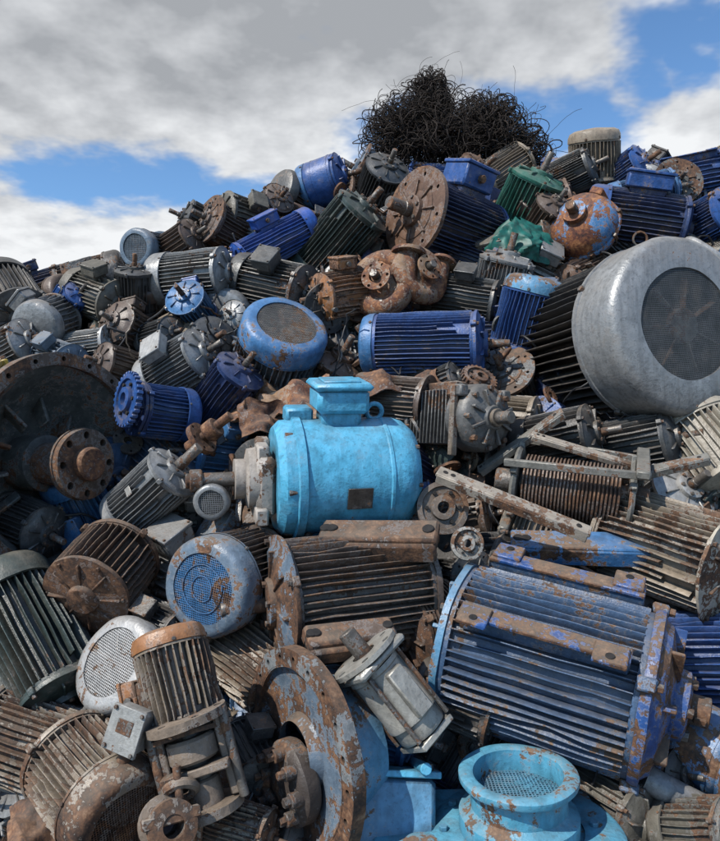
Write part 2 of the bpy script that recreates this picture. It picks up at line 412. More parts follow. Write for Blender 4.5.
M((-.56,2.23,.78),(.30,-.30,-.88),.118,.24,'tan',rust=.46,nf=24,finh=.2,rear='dome',box=(1.2,.8,.4,1.0,0),up=(-.5,-.8,0),flcol='tan',flange=1.12,shaft=0,cowlcol='orange')
M((-.08,3.88,2.28),(-.8,-.45,-.2),.129,.27,'orange',rust=.5,nf=20,rear='bell',box=BX)
# left bank and the smaller motors wedged between the large ones
for loc,ax,Rr,Ll,cc in [((-1.93,3.98,2.26),(.5,-.5,-.5),.166,.30,'dgrey'),((-1.66,3.83,2.12),(.1,.9,.3),.138,.16,'grey'),((-1.45,3.99,2.28),(.8,-.4,-.3),.131,.25,'olive'),((-1.79,3.69,1.96),(.8,-.3,.3),.123,.23,'grey'),
    ((-1.52,3.64,1.90),(.7,-.5,-.2),.105,.20,'bgrey'),((-1.23,3.85,2.08),(-.4,-.8,.3),.117,.19,'brown'),((-1.44,3.78,1.99),(.9,-.2,.1),.084,.26,'lgrey'),((-1.21,3.59,1.87),(-.6,-.7,.2),.10,.15,'brown'),
    ((-1.25,4.28,2.61),(.3,.9,.1),.113,.18,'bgrey'),((-1.59,3.96,2.23),(.6,-.5,.5),.082,.19,'blue'),((-1.69,3.49,1.77),(.9,-.2,.2),.097,.21,'tan'),((-1.25,4.00,2.31),(.1,-.4,.9),.105,.22,'dgrey'),
    ((-.71,4.42,2.84),(-.7,-.6,.1),.127,.25,'olive'),((-1.08,4.28,2.64),(.7,-.4,.3),.109,.24,'brown'),((-1.04,3.76,2.04),(.7,-.6,.1),.088,.19,'dgrey'),((-.65,3.89,2.14),(-.3,-.9,.2),.081,.16,'grey'),
    ((.13,4.69,3.13),(.3,-.7,.5),.143,.26,'dgrey'),((1.13,4.41,2.82),(.3,-.7,.5),.122,.24,'brown'),((-.95,4.41,2.79),(-.8,-.4,.3),.114,.22,'dgrey'),((-.56,4.50,2.93),(.5,-.6,.3),.104,.19,'brown'),
    ((-.22,3.91,2.22),(.4,-.8,-.2),.119,.20,'black'),((.58,4.00,2.27),(.9,-.3,-.2),.133,.33,'dgrey'),((.17,3.45,1.70),(.8,-.4,-.1),.115,.29,'brown'),((.39,3.53,1.77),(.7,-.5,.3),.088,.20,'dgrey'),
    ((-.29,2.98,1.08),(.9,-.4,.1),.099,.25,'rust'),((.39,2.92,.97),(.5,-.8,.1),.097,.18,'dgrey'),((.91,3.28,1.51),(.8,-.5,.2),.137,.27,'black'),((1.28,3.30,1.49),(.7,-.6,.2),.138,.28,'dgrey'),
    ((-1.39,3.00,1.16),(.8,-.4,-.2),.117,.21,'dgrey'),((-1.28,2.79,.94),(.8,-.4,-.2),.093,.19,'grey'),((-.77,2.71,.83),(.8,-.4,-.2),.090,.19,'black'),((.35,2.50,.63),(.8,-.4,-.2),.104,.21,'black'),
    ((-.37,2.43,.45),(.4,-.7,-.2),.101,.20,'dgrey'),((.05,2.50,.55),(.9,-.3,-.2),.12,.24,'mblue'),((1.00,2.41,.43),(.4,-.7,.2),.087,.17,'black')]:
    M(loc,ax,Rr,Ll,cc,rust=R_.uniform(.1,.34),nf=R_.choice([18,22,26]),rear=R_.choice(['cowl','dome','bell','cowl']),
      box=R_.choice([None,(R_.uniform(-1,1),.8,.4,.8,0)]),flange=R_.choice([0,0,1.15]))
# ---------------------------------------------------------------- special pieces
def finish(b,name,mats,loc,axis,up=(0,0,1),jit=.002):
    _n[0]+=1
    return obj(name,b.mesh(name,mats,jit=jit,seed=_n[0]),frame(loc,axis,up))
# cyan hero motor
b=MB()
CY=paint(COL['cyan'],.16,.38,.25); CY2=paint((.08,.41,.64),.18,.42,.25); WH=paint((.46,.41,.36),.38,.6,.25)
b.lathe([(0,-.325),(.12,-.318),(.19,-.295),(.222,-.257),(.234,-.22),(.237,-.18),(.237,-.175),(.242,-.17),(.242,-.16),(.237,-.155),(.237,.17),(.249,.175),(.249,.205),(.237,.21),(.232,.25),(.205,.275),(.12,.28),(0,.28)],64,0)
b.box(.15,.10,.16,0,T(0,.25,.01)); b.box(.20,.10,.21,0,T(0,.32,.01),b=.018); b.box(.22,.03,.235,0,T(0,.378,.01),b=.012)
b.box(.14,.010,.15,0,T(0,.395,.01),b=.004)
b.box(.11,.065,.11,1,T(-.05,.25,.17),b=.01)
b.box(.26,.24,.08,2,T(0,-.01,.315),b=.02); b.box(.30,.07,.05,2,T(0,-.12,.335)); b.box(.09,.30,.05,2,T(.05,.0,.325)); b.box(.08,.24,.06,2,T(-.12,.02,.305))
b.lathe([(.13,.32),(.12,.38),(.08,.39),(.08,.43),(0,.43)],28,2); b.cyl(.03,.24,16,3,T(0,0,.50)); b.cyl(.045,.05,16,3,T(0,0,.58))
for i in range(6): b.bolt(.014,.03,3,RZ(i*1.05)@T(.225,0,.23))
for i in range(8): b.bolt(.009,.016,3,RZ(i*.785)@T(.20,0,-.285))
b.box(.085,.004,.10,4,RZ(math.radians(-98))@T(0,.2395,-.03),b=.001)
b.box(.14,.05,.32,1,T(.12,-.228,-.02)); b.box(.14,.05,.32,1,T(-.12,-.228,-.02))
b.torus(.032,.010,16,8,0,T(0,.265,-.14)@RY(1.57))
finish(b,'cyan_electric_motor',[CY,CY2,WH,STEEL,paint((.10,.09,.08),.3,.4,.1,.4,'name_plate')],(-.085,2.98,1.375),(-.965,-.25,-.02),(-.02,-.2,1),jit=.0015)
# giant end housing on the left
b=MB(); 
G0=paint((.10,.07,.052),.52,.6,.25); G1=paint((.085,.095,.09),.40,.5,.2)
b.holes_ring(.41,.465,-.03,.012,20,.011,0)
b.lathe([(.415,.013),(.41,-.02),(.375,-.05),(.33,-.14),(.22,-.22),(.12,-.24),(.12,-.1),(.07,-.09)],64,1)
b.lathe([(.45,-.03),(.44,-.10),(.36,-.22),(.24,-.3),(0,-.3)],60,1)
for i in range(10): b.box(.20,.016,.06,1,RZ(i*math.pi/5+.2)@T(.25,0,-.185)@RY(.55),b=.004)
b.cyl(.09,.3,32,0,T(0,0,-.02)); b.holes_ring(.05,.145,.11,.14,8,.015,0); b.cyl(.07,.12,24,3,T(0,0,.12)); b.lathe([(.10,.112),(.15,.11),(.145,.09),(.1,.05)],32,0)
finish(b,'motor_end_housing',[G0,G1,STEEL,RUST],(-1.24,3.01,1.42),(.88,-.47,.02))
# lower disc flange with bolted coupling
b=MB()
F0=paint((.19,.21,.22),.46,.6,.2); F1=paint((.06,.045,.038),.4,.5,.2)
b.holes_ring(.265,.325,-.03,.015,20,.010,0); b.lathe([(.27,.016),(.265,.0),(.23,-.010),(.12,-.016),(.10,.02)],56,1)
b.lathe([(.31,-.03),(.25,-.05),(.23,-.18),(.15,-.22),(0,-.22)],48,2)
C_=T(0,-.085,-.03)
b.lathe([(0,.10),(.05,.10),(.09,.095),(.115,.09),(.13,.075),(.13,.04),(.125,.03),(.08,.02),(.08,-.03)],36,3,C_)
for i in range(8): b.cyl(.022,.05,14,3,C_@RZ(i*math.pi/4)@T(.098,0,.10)); b.bolt(.014,.03,3,C_@RZ(i*math.pi/4)@T(.098,0,.13))
finish(b,'pump_flange_with_coupling',[F0,paint(COL['bgrey'],.40),paint(COL['lblue'],.3),F1],(-.19,2.28,.55),(-.82,-.56,-.03))
# cyan blower inlet
b=MB(); K0=paint((.095,.40,.58),.22,.42,.3); K1=paint((.07,.30,.42),.35,.5,.3)
SM=Matrix.Diagonal((.86,.86,1.0,1.0))
b.lathe([(.205,.0),(.205,.055),(.17,.07),(.165,.075),(.165,.15),(.20,.152),(.205,.158),(.205,.172),(.195,.178),(.165,.178),(.155,.174),(.155,.02),(.2,0)],56,0,SM)
b.grille(.155,.0125,.11,2,SM); b.lathe([(.155,.03),(0,.03)],24,3,SM)
b.box(.66,.50,.10,0,T(-.12,.0,-.05),b=.02); b.box(.70,.05,.06,1,T(-.12,-.27,-.06)); b.box(.05,.5,.09,1,T(.24,0,-.04)); 
b.lathe([(.29,-.14),(.29,-.01),(.27,.004),(.17,.006)],48,0,T(.02,.0,.0))
b.lathe([(.05,.0),(.05,.03),(.03,.035),(0,.035)],20,1,T(-.3,-.1,.0))
for i in range(10): b.bolt(.014,.02,2,RZ(i*.628)@T(.225,0,.008))
finish(b,'blower_inlet_housing',[K0,K1,paint((.09,.30,.45),.2),DARK],(.475,2.15,.38),(-.03,-.03,1),(0,1,.1))
b=MB(); b.box(.28,.20,.22,0,None,b=.015); b.box(.31,.02,.24,1,T(0,.11,0)); b.box(.02,.2,.20,1,T(-.16,0,0)); b.cyl(.018,.30,12,1,T(.1,.13,0))
for i in (-1,1): b.bolt(.014,.02,2,T(i*.12,.13,.09)@RX(1.57))
finish(b,'motor_terminal_housing',[paint(COL['lblue'],.25),paint(COL['cyan'],.25),STEEL],(.08,2.26,.38),(.1,-.9,.35),(.05,.3,1))
# small canister motor
b=MB(); Q=paint((.40,.39,.35),.28,.4,.25,.2)
b.lathe([(0,-.16),(.05,-.16),(.075,-.15),(.08,-.14),(.08,-.10),(.088,-.095),(.088,-.08),(.085,-.075),(.085,.08),(.09,.085),(.09,.10),(0,.10)],40,0)
b.box(.20,.20,.025,0,T(0,0,.115),b=.008); b.holes_ring(.04,.115,.13,.145,6,.012,0); b.cyl(.028,.12,16,1,T(0,0,.17))
for i in range(4): b.cyl(.008,.25,8,1,RZ(i*math.pi/2+.78)@T(.094,0,-.02))
b.box(.06,.03,.16,0,T(.0,.09,-.01)); b.box(.14,.14,.02,0,T(0,0,-.165)); b.cyl(.03,.03,14,1,T(0,0,-.18))
finish(b,'small_gear_motor',[Q,STEEL],(.10,2.21,.77),(-.55,.05,.68),(.5,-.8,.3))
# bracket and fittings under the upright flange motor
b=MB(); U0=paint((.25,.19,.14),.45,.6,.3); U1=paint((.42,.42,.40),.15,.45,.15,.2)
for sx in (-1,1):
    b.box(.03,.05,.24,0,T(sx*.09,0,0)); b.cyl(.015,.26,10,1,T(sx*.11,.02,0))
b.holes_ring(.05,.12,.11,.135,6,.012,0); b.box(.20,.13,.025,0,T(0,0,-.02)); b.cyl(.04,.28,18,1,T(0,0,.0)); b.cyl(.075,.07,24,0,T(0,0,.04)); 
b.holes_ring(.04,.10,-.15,-.125,4,.012,0); b.cyl(.05,.1,20,0,T(0,0,-.1)); b.torus(.04,.016,18,8,0,T(.05,.06,-.05)@RX(.7))
finish(b,'pump_bracket',[U0,STEEL],(-.48,2.12,.60),(-.28,.12,.9),(0,-1,.2))
b=MB(); b.box(.10,.06,.12,0,None,b=.01); b.box(.11,.012,.13,0,T(0,.035,0)); b.cyl(.02,.05,12,1,T(0,-.01,-.08)); b.box(.05,.003,.04,1,T(0,.042,.01),b=.001)
for i in (-1,1):
    for j in (-1,1): b.bolt(.006,.008,1,T(i*.045,.043,j*.055)@RX(1.57))
finish(b,'terminal_box',[U1,STEEL],(-.67,2.11,.70),(.25,.1,.9),(-.3,-.95,0))
b=MB()
b.lathe([(.03,-.04),(.07,-.04),(.075,-.03),(.075,-.02),(.05,-.01),(.04,.03),(.068,.04),(.068,.06),(.03,.065),(.03,.0)],28,0); b.box(.16,.03,.025,0,T(0,.02,.05)); b.cyl(.012,.2,10,1,T(.04,.04,0)@RX(1.57))
finish(b,'cast_iron_flange',[U0,STEEL],(-.53,1.98,.49),(.5,-.8,.35))
# gear head motor centre right
b=MB(); H0=paint((.15,.15,.145),.36,.5,.25,.2); H1=paint((.20,.16,.12),.45,.6,.25)
b.lathe([(0,.10),(.05,.10),(.06,.085),(.075,.08),(.10,.075),(.135,.06),(.148,.04),(.15,.0),(.15,-.05),(.14,-.06)],44,0)
for i in range(8): b.bolt(.013,.03,2,RZ(i*.785)@T(.13,0,.065)); b.box(.07,.012,.02,0,RZ(i*.785+.4)@T(.09,0,.082),b=.002)
b.cyl(.028,.12,16,2,T(0,0,.13)); b.cyl(.04,.02,16,1,T(0,0,.11))
for i in range(11): b.box(.27,.24,.006,0,T(0,0,-.07-.023*i),b=.002)
b.box(.21,.2,.26,0,T(0,0,-.17)); b.box(.17,.04,.2,1,T(0,.14,-.16)); b.box(.28,.25,.02,0,T(0,0,-.33))
for sx in (-1,1): b.box(.03,.30,.03,1,T(sx*.15,-.02,0)); b.box(.05,.05,.09,0,T(sx*.13,.11,.0))
finish(b,'gearbox_motor',[H0,H1,STEEL],(.52,3.16,1.61),(.58,-.8,.02),(.1,0,1))
def gear(loc,ax,r,mat,teeth=24,name='rusty_gear_wheel'):
    b=MB(); b.lathe([(r*.3,-.012),(r*.92,-.012),(r*.92,.012),(r*.75,.014),(r*.72,.004),(r*.45,.004),(r*.42,.02),(r*.22,.022),(r*.2,-.01)],40,0)
    for i in range(teeth): b.box(r*.14,r*.12,.024,0,RZ(2*math.pi*i/teeth)@T(r*.95,0,0),b=.002)
    for i in range(6): b.cyl(r*.07,.03,10,1,RZ(i*1.047)@T(r*.58,0,0))
    finish(b,name,[mat,DARK],loc,ax)
gear((.54,3.26,1.79),(.3,-.6,.7),.085,RUST)
gear((.33,2.88,1.25),(.1,-.95,.2),.115,paint((.16,.12,.09),.4),0,'bearing_cover')
gear((.39,2.63,1.15),(.0,-.95,.2),.065,paint((.36,.34,.30),.36),0,'bearing_cover')
gear((-.99,3.07,1.69),(-.72,-.62,.12),.12,paint(COL['blue'],.1),28,'motor_end_flange')
gear((2.00,4.61,3.11),(-.1,-.9,.4),.14,paint(COL['olive'],.3),20)
# stripped stator and frame
b=MB(); W0=paint((.23,.225,.20),.32,.5,.25,.2); W1=paint((.20,.125,.085),.5,.5,.25,0.2)
pr=[]
for i in range(26):
    z=-.19+.015*i; pr+=[(.115,z),(.128,z+.003),(.128,z+.009),(.115,z+.012)]
b.lathe(pr,40,1)
b.cyl(.05,.62,20,2,T(0,0,0))
for z in (-.22,.24):
    b.lathe([(.06,z-.01),(.15,z-.012),(.16,z),(.15,z+.012),(.06,z+.015)],36,0)
    for i in range(5): b.box(.13,.03,.03,0,RZ(i*1.257)@T(.11,0,z))
for sx,sy in ((1,.14),(-1,.14),(1,-.15)): b.box(.022,.03,.56,0,T(sx*.15,sy,.02)@RX(.04*sx))
b.box(.36,.03,.05,0,T(0,.16,.27)); b.box(.035,.34,.04,0,T(.16,0,.27)); b.box(.30,.04,.04,0,T(0,-.16,-.24)@RZ(.1))
finish(b,'stripped_motor_stator',[W0,W1,STEEL],(.88,3.02,1.31),(.93,-.33,-.12),(0,-.25,1))
def bar(loc,ax,L,w,t,mat,name='steel_channel_bar'):
    b=MB(); b.box(w,t,L,0,None,b=t*.2); b.box(t,w*.6,L*.98,0,T(w*.42,-w*.25,0),b=t*.2); b.box(t,w*.6,L*.98,0,T(-w*.42,-w*.25,0),b=t*.2)
    for z in (-.45,-.4,.42): b.cyl(w*.17,t*1.3,12,1,T(0,0,z*L)@RX(1.57))
    finish(b,name,[mat,DARK],loc,ax,(0,-.5,1))
TB=paint((.36,.31,.25),.3,.6,.3)
bar((.57,2.69,1.30),(.92,-.25,-.36),.60,.06,.015,TB)
bar((.96,3.00,1.47),(.95,-.2,-.3),.50,.04,.014,TB)
bar((.69,3.12,1.51),(.7,-.3,.55),.45,.05,.015,W0)
bar((1.18,2.93,1.40),(.9,-.3,.25),.45,.05,.014,W0)
bar((.90,2.83,1.12),(.97,-.2,.0),.60,.12,.03,paint(COL['mblue'],.34),'blue_mounting_rail')
bar((.07,2.66,1.18),(.97,-.2,.02),.44,.13,.05,paint(COL['brown'],.5),'mounting_foot_plate')
bar((-.03,2.35,.90),(.93,.3,.02),.30,.10,.05,paint(COL['brown'],.5),'mounting_foot_plate')
def volute(loc,ax,r,mat,up=(0,0,1)):
    b=MB()
    b.torus(r*.72,r*.30,32,12,0); b.lathe([(0,.5*r),(.16*r,.5*r),(.18*r,.3*r),(.3*r,.22*r),(.62*r,.2*r),(.7*r,.1*r),(.7*r,-.2*r),(0,-.22*r)],32,0)
    b.cyl(r*.3,r*.8,20,0,T(r*.7,r*.5,0)@RX(1.57)); b.holes_ring(r*.2,r*.5,r*.0,r*.1,6,r*.05,0,T(r*.7,r*.92,0)@RX(1.57))
    b.holes_ring(r*.2,r*.42,r*.48,r*.56,6,r*.045,0); b.cyl(r*.12,r*.5,14,1,T(0,0,r*.5))
    for i in range(8): b.bolt(r*.06,r*.1,1,RZ(i*.785+.2)@T(r*.62,0,r*.24))
    finish(b,'rusty_pump_casing',[mat,STEEL],loc,ax,up)
OR=paint((.29,.17,.09),.55,.7,.3,0,'rusty_casting',.5)
volute((.12,3.85,2.33),(-.35,-.85,.25),.19,OR); volute((.32,3.86,2.38),(.5,-.75,.3),.17,OR,(.5,0,1))
# round blue-orange casing
b=MB(); O1=paint(COL['mblue'],.50,.45,.2,0,'flaking_blue_paint',.7)
b.lathe([(0,-.14),(.08,-.14),(.15,-.11),(.19,-.06),(.205,0),(.20,.06),(.17,.11),(.1,.15),(.07,.155),(.07,.19),(0,.19)],48,0)
b.torus(.203,.016,40,8,0,None); b.box(.08,.05,.2,0,T(0,.2,0)); b.cyl(.03,.1,14,1,T(0,0,.2))
for i in range(8): b.bolt(.013,.05,1,RZ(i*.785)@T(.215,0,0))
finish(b,'round_pump_casing',[O1,STEEL],(1.33,4.28,2.74),(-.55,-.75,.35),(.4,-.2,1))
# green cloth
b=MB(); vs=[];fs=[];n=64;m_=46
for i in range(n):
    th=2*math.pi*i/n
    for j in range(m_):
        v=j/(m_-1); rr=.16*(math.sin(math.pi*min(v*.66+.02,1))**.7)*(1+.10*math.sin(th*5+v*4)+.05*math.sin(th*11+v*9)+.04*math.sin(th*17-v*14))
        q=Vector((math.cos(th),math.sin(th),v*2))
        rr*=1+.16*noise.noise(q*2.0)+.06*noise.noise(q*5.1)
        vs.append((rr*math.cos(th)*1.2,rr*math.sin(th)*.8,.11-.26*v+.02*math.sin(th*3+v*6)))
for i in range(n):
    for j in range(m_-1):
        k=(i+1)%n; fs.append((i*m_+j,k*m_+j,k*m_+j+1,i*m_+j+1))
b.add(vs,fs,0)
finish(b,'green_tarpaulin',[plain('green_tarpaulin',(.008,.10,.08),.5)],(.91,4.19,2.65),(-.1,-.1,1),(0,1,0),jit=.007)
def sheet(loc,ax,w,h,mat,up=(0,0,1),seed=1,name='rusty_sheet_metal'):
    b=MB(); n=26; vs=[];fs=[]
    for i in range(n):
        for j in range(n):
            x=(i/(n-1)-.5)*w; y=(j/(n-1)-.5)*h
            z=noise.noise(Vector((x*7,y*7,seed*3.1)))*.09+noise.noise(Vector((x*22,y*22,seed)))*.03
            e=1+.25*noise.noise(Vector((x*11+seed,y*11,7)))
            vs.append((x*e,y*e,z))
    k=len(vs); vs+=[(x,y,z-.006) for x,y,z in vs]
    for i in range(n-1):
        for j in range(n-1):
            a=i*n+j; fs.append((a,a+n,a+n+1,a+1)); fs.append((k+a,k+a+1,k+a+n+1,k+a+n))
    for i in range(n-1):
        for a,c in ((i*n,(i+1)*n),((i+1)*n+n-1,i*n+n-1),((i+1),i),((n-1)*n+i,(n-1)*n+i+1)): fs.append((a,c,k+c,k+a))
    b.add(vs,fs,0); finish(b,name,[mat],loc,ax,up)
sheet((-.35,3.34,1.70),(-.2,-.6,.75),.48,.3,OR,seed=1); sheet((-.40,3.22,1.62),(.3,-.7,.5),.3,.22,RUST,seed=2)
sheet((.17,3.41,1.78),(.1,-.5,.8),.42,.2,RUST,seed=3)
sheet((-.90,2.16,.40),(.2,-.5,.8),.3,.2,RUST,seed=5); sheet((-.39,2.26,.42),(.4,-.7,.3),.3,.2,RUST,seed=6)
b=MB(); b.cyl(.02,.26,14,0); b.cyl(.045,.06,20,0,T(0,0,.02)); b.holes_ring(.02,.075,-.06,-.035,6,.008,0); b.cyl(.028,.05,16,0,T(0,0,-.1))
finish(b,'rotor_shaft',[RUST],(-.64,3.05,1.55),(.75,-.3,.55))
# ---------------------------------------------------------------- wire tangle
cu=bpy.data.curves.new('wire_tangle','CURVE'); cu.dimensions='3D'; cu.bevel_depth=.0022; cu.bevel_resolution=0; cu.use_fill_caps=False
rw=random.Random(4)
lobes=[(-.02,0,.02,.34,.27,.22),(-.36,0,.02,.24,.2,.24),(.30,0,-.02,.28,.2,.23),(-.14,0,.20,.15,.13,.12),(.52,0,-.14,.18,.14,.14),(.26,0,.16,.15,.15,.10),(-.15,0,.34,.09,.08,.11)]
def spl(pts,rad=1,mi=0):
    s_=cu.splines.new('POLY'); s_.points.add(len(pts)-1)
    for q,p in zip(s_.points,pts): q.co=(*p,1); q.radius=rad
    s_.material_index=mi
for i in range(3800):
    lx,ly,lz,a,bb,c=rw.choice(lobes[:3]*2+lobes)
    ctr=Vector((lx,ly,lz)); 
    v=Vector((rw.gauss(0,1),rw.gauss(0,1),rw.gauss(0,1))).normalized()*rw.random()**.4
    p=ctr+Vector((v.x*a,v.y*bb,v.z*c)); dr=Vector((rw.gauss(0,1),rw.gauss(0,1),rw.gauss(0,1))).normalized()
    ax=Vector((rw.gauss(0,1),rw.gauss(0,1),rw.gauss(0,1))).normalized(); k=rw.uniform(.02,.3)
    pts=[p.copy()]
    for j in range(rw.randint(9,18)):
        dr=(Matrix.Rotation(k,3,ax)@dr+Vector((rw.gauss(0,.13),rw.gauss(0,.13),rw.gauss(0,.13)))).normalized()
        q=p-ctr; e=(q.x/a)**2+(q.y/bb)**2+(q.z/c)**2
        if e>1: dr=(dr-q.normalized()*.42*min(e-1,1.5)).normalized()
        p=p+dr*.022; pts.append(p.copy())
    spl(pts,rw.choice([.6,.8,1,1.3,1.8]),rw.choice([0,0,1]))
for i in range(80):
    lx,ly,lz,a,bb,c=rw.choice(lobes)
    v=Vector((rw.uniform(-1,1),rw.uniform(-.5,.5),rw.uniform(-.1,1))).normalized()
    p=Vector((lx,ly,lz))+Vector((v.x*a,v.y*bb,v.z*c))*.8; dr=v; ax=Vector((rw.gauss(0,1),1.5,rw.gauss(0,1))).normalized(); k=rw.uniform(-.22,.22); pts=[p.copy()]
    for j in range(rw.randint(6,18)):
        dr=(Matrix.Rotation(k,3,ax)@dr+Vector((rw.gauss(0,.1),rw.gauss(0,.1),rw.gauss(0,.1)-.02))).normalized(); p=p+dr*.022; pts.append(p.copy())
    spl(pts,rw.choice([.4,.6,.8]),rw.choice([0,1]))
cu.materials.append(plain('burnt_wire',(.024,.016,.012),.85)); cu.materials.append(plain('rusty_wire',(.085,.048,.030),.85))
wo=bpy.data.objects.new('wire_tangle',cu); sc.collection.objects.link(wo); wo.location=(.66,5.20,3.63)
# ---------------------------------------------------------------- heap body, filler motors, debris
HP=[(-9,.3),(-5,1.5),(-3.2,2.2),(-2.1,2.5),(-1.4,2.65),(-.8,2.9),(-.35,3.2),(.3,3.38),(1.4,3.46),(2.5,3.45),(3.6,3.0),(5,2.2),(9,.4)]
def H(x):
    for (a,ha),(c,hc) in zip(HP,HP[1:]):
        if a<=x<=c: return ha+(hc-ha)*(x-a)/(c-a)
    return 0
def slopeY(z): return 3.4+.85*(z-1.6)
b=MB(); nx,ny=120,110; vs=[];fs=[]
for i in range(nx):
    x=-8+16*i/(nx-1)
    for j in range(ny):
        y=1.6+10*j/(ny-1)
        z=(y-3.4-.38)/.85+1.6
        top=H(x)-.2
        zb=top-(y-(slopeY(top)+1.2))*.8
        z=min(z,top,zb)+noise.noise(Vector((x*3,y*3,0)))*.10
        vs.append((x,y,max(z,-.15)))
for i in range(nx-1):
    for j in range(ny-1): a=i*ny+j; fs.append((a,a+ny,a+ny+1,a+1))
b.add(vs,fs,0); obj('scrap_heap',b.mesh('scrap_heap',[plain('heap_dirt',(.03,.026,.022),.9)],jit=0),Matrix())
pal=['grey','dgrey','navy','black','steel','brown','tan','blue','navy','mblue','bgrey','olive','dgrey','dgreen','brown','grey','lgrey','navy','dgrey','rust']
variants=[]
for i in range(20):
    rv=random.Random(100+i); c=pal[i%len(pal)]
    variants.append(motor_mesh(rv.uniform(.11,.165),rv.uniform(.22,.36),c,rust=rv.uniform(.12,.38),nf=rv.choice([20,24,28]),seed=200+i,
        rear=rv.choice(['cowl','cowl','dome','bell']),box=rv.choice([None,(0,.85,.45,.9,0),(0,.85,.45,.9,0)]),flange=rv.choice([0,0,1.2]),feet=rv.choice([(),(-1,)]),cellf=11))
rf=random.Random(5)
z=.12
while z<3.5:
    x=-3.6
    while x<3.6:
        xx=x+rf.uniform(-.08,.08); zz=z+rf.uniform(-.06,.06)
        if zz<H(xx)-.05:
            ax=Vector((rf.uniform(-1,1),rf.uniform(-.7,.7),rf.uniform(-.6,.6)))
            obj('electric_motor',variants[rf.randrange(20)],frame((xx,slopeY(zz)+rf.uniform(.16,.28),zz),ax,(rf.uniform(-1,1),-.5,rf.uniform(-.3,1))))
        x+=.29
    z+=.21
b=MB(); rd=random.Random(9)
for i in range(760):
    xx=rd.uniform(-3,3); zz=rd.uniform(.1,3.1)
    if zz>H(xx)-.1: continue
    m=frame((xx,slopeY(zz)+rd.uniform(-.04,.16),zz),(rd.uniform(-1,1),rd.uniform(-1,1),rd.uniform(-1,1)),(rd.uniform(-1,1),rd.uniform(-1,1),1))
    k=rd.randrange(6); mt=rd.randrange(4)
    if k==0: b.box(rd.uniform(.02,.05),.01,rd.uniform(.10,.3),mt,m)
    elif k==1: b.cyl(rd.uniform(.006,.016),rd.uniform(.10,.3),10,mt,m)
    elif k==2: b.holes_ring(.02,rd.uniform(.04,.07),0,.012,6,.006,mt,m)
    elif k==3: b.torus(rd.uniform(.02,.05),.007,18,6,mt,m)
    elif k==4:
        b.box(.07,.007,.11,mt,m); b.box(.007,.06,.11,mt,m@T(.035,.03,0))
    else:
        pts=[];p=Vector((0,0,0));dr=Vector((0,0,1))
        for j in range(14):
            dr=(dr+Vector((rd.gauss(0,.3),rd.gauss(0,.3),rd.gauss(0,.3)))).normalized(); p=p+dr*.03; pts.append(p.copy())
        b.tube(pts,rd.uniform(.003,.007),6,rd.choice([4,mt,4]),m)
obj('scrap_metal_debris',b.mesh('scrap_metal_debris',[RUST,STEEL,paint(COL['tan'],.4),paint(COL['dgrey'],.3),plain('cable_rubber',(.02,.02,.022),.6)],jit=.002),Matrix())
b=MB()
for i in range(46):
    x0=rd.uniform(-1.9,1.9); z0=rd.uniform(.5,2.9)
    if z0>H(x0)-.15: continue
    dx=rd.uniform(-.5,.5); dz=rd.uniform(-.35,.05); sag=rd.uniform(.02,.12); pts=[]; ph=rd.uniform(0,6); r0=rd.uniform(.003,.007)
    for j in range(26):
        t=j/25; zz=z0+dz*t-sag*math.sin(math.pi*t)
        pts.append((x0+dx*t+.02*math.sin(t*9+ph),slopeY(zz)-.06-.05*math.sin(t*7+ph),zz+.015*math.sin(t*13+ph)))
    b.tube(pts,r0,7,rd.choice([0,0,1]))
obj('loose_cables',b.mesh('loose_cables',[plain('cable_sheath',(.02,.02,.022),.55),plain('cable_copper',(.12,.06,.035),.6)],jit=.004),Matrix())
# ground
b=MB(); vs=[];fs=[]; n=60
for i in range(n):
    for j in range(n):
        u=(i/(n-1)-.5)*2; v=(j/(n-1)-.5)*2
        x=math.copysign(abs(u)**3,u)*400; y=math.copysign(abs(v)**3,v)*400
        vs.append((x,y,noise.noise(Vector((x*.7,y*.7,0)))*.03-.03))
for i in range(n-1):
    for j in range(n-1): a=i*n+j; fs.append((a,a+n,a+n+1,a+1))
b.add(vs,fs,0); obj('ground',b.mesh('ground',[plain('dirt',(.10,.08,.062),.95)],jit=0),Matrix())
# ---------------------------------------------------------------- sky / sun / camera
SUN=Vector((-.58,-.48,.84)).normalized()
el=math.asin(SUN.z); az=math.atan2(SUN.x,SUN.y)
w=bpy.data.worlds.new('World'); sc.world=w; w.use_nodes=True; nt=w.node_tree; L=nt.links; nt.nodes.clear()
out=nd(nt,'ShaderNodeOutputWorld'); bg=nd(nt,'ShaderNodeBackground'); bg.inputs[1].default_value=.1
sky=nd(nt,'ShaderNodeTexSky'); sky.sky_type='NISHITA'; sky.sun_disc=False; sky.sun_elevation=el; sky.sun_rotation=az; sky.dust_density=.3; sky.air_density=1.0; sky.ozone_density=2.0
tc=nd(nt,'ShaderNodeTexCoord'); sp=nd(nt,'ShaderNodeSeparateXYZ'); L.new(tc.outputs['Generated'],sp.inputs[0])
def wm(op,a,b_=None,cl=False):
    n=nd(nt,'ShaderNodeMath',operation=op,use_clamp=cl)
    for i,v in enumerate((a,b_)):
        if v is None: continue
        if hasattr(v,'links'): L.new(v,n.inputs[i])
        else: n.inputs[i].default_value=v
    return n.outputs[0]
zz=wm('ADD',wm('MAXIMUM',sp.outputs[2],0.0),.22)
cb=nd(nt,'ShaderNodeCombineXYZ'); L.new(wm('DIVIDE',sp.outputs[0],zz),cb.inputs[0]); L.new(wm('DIVIDE',sp.outputs[1],zz),cb.inputs[1]); cb.inputs[2].default_value=3.3
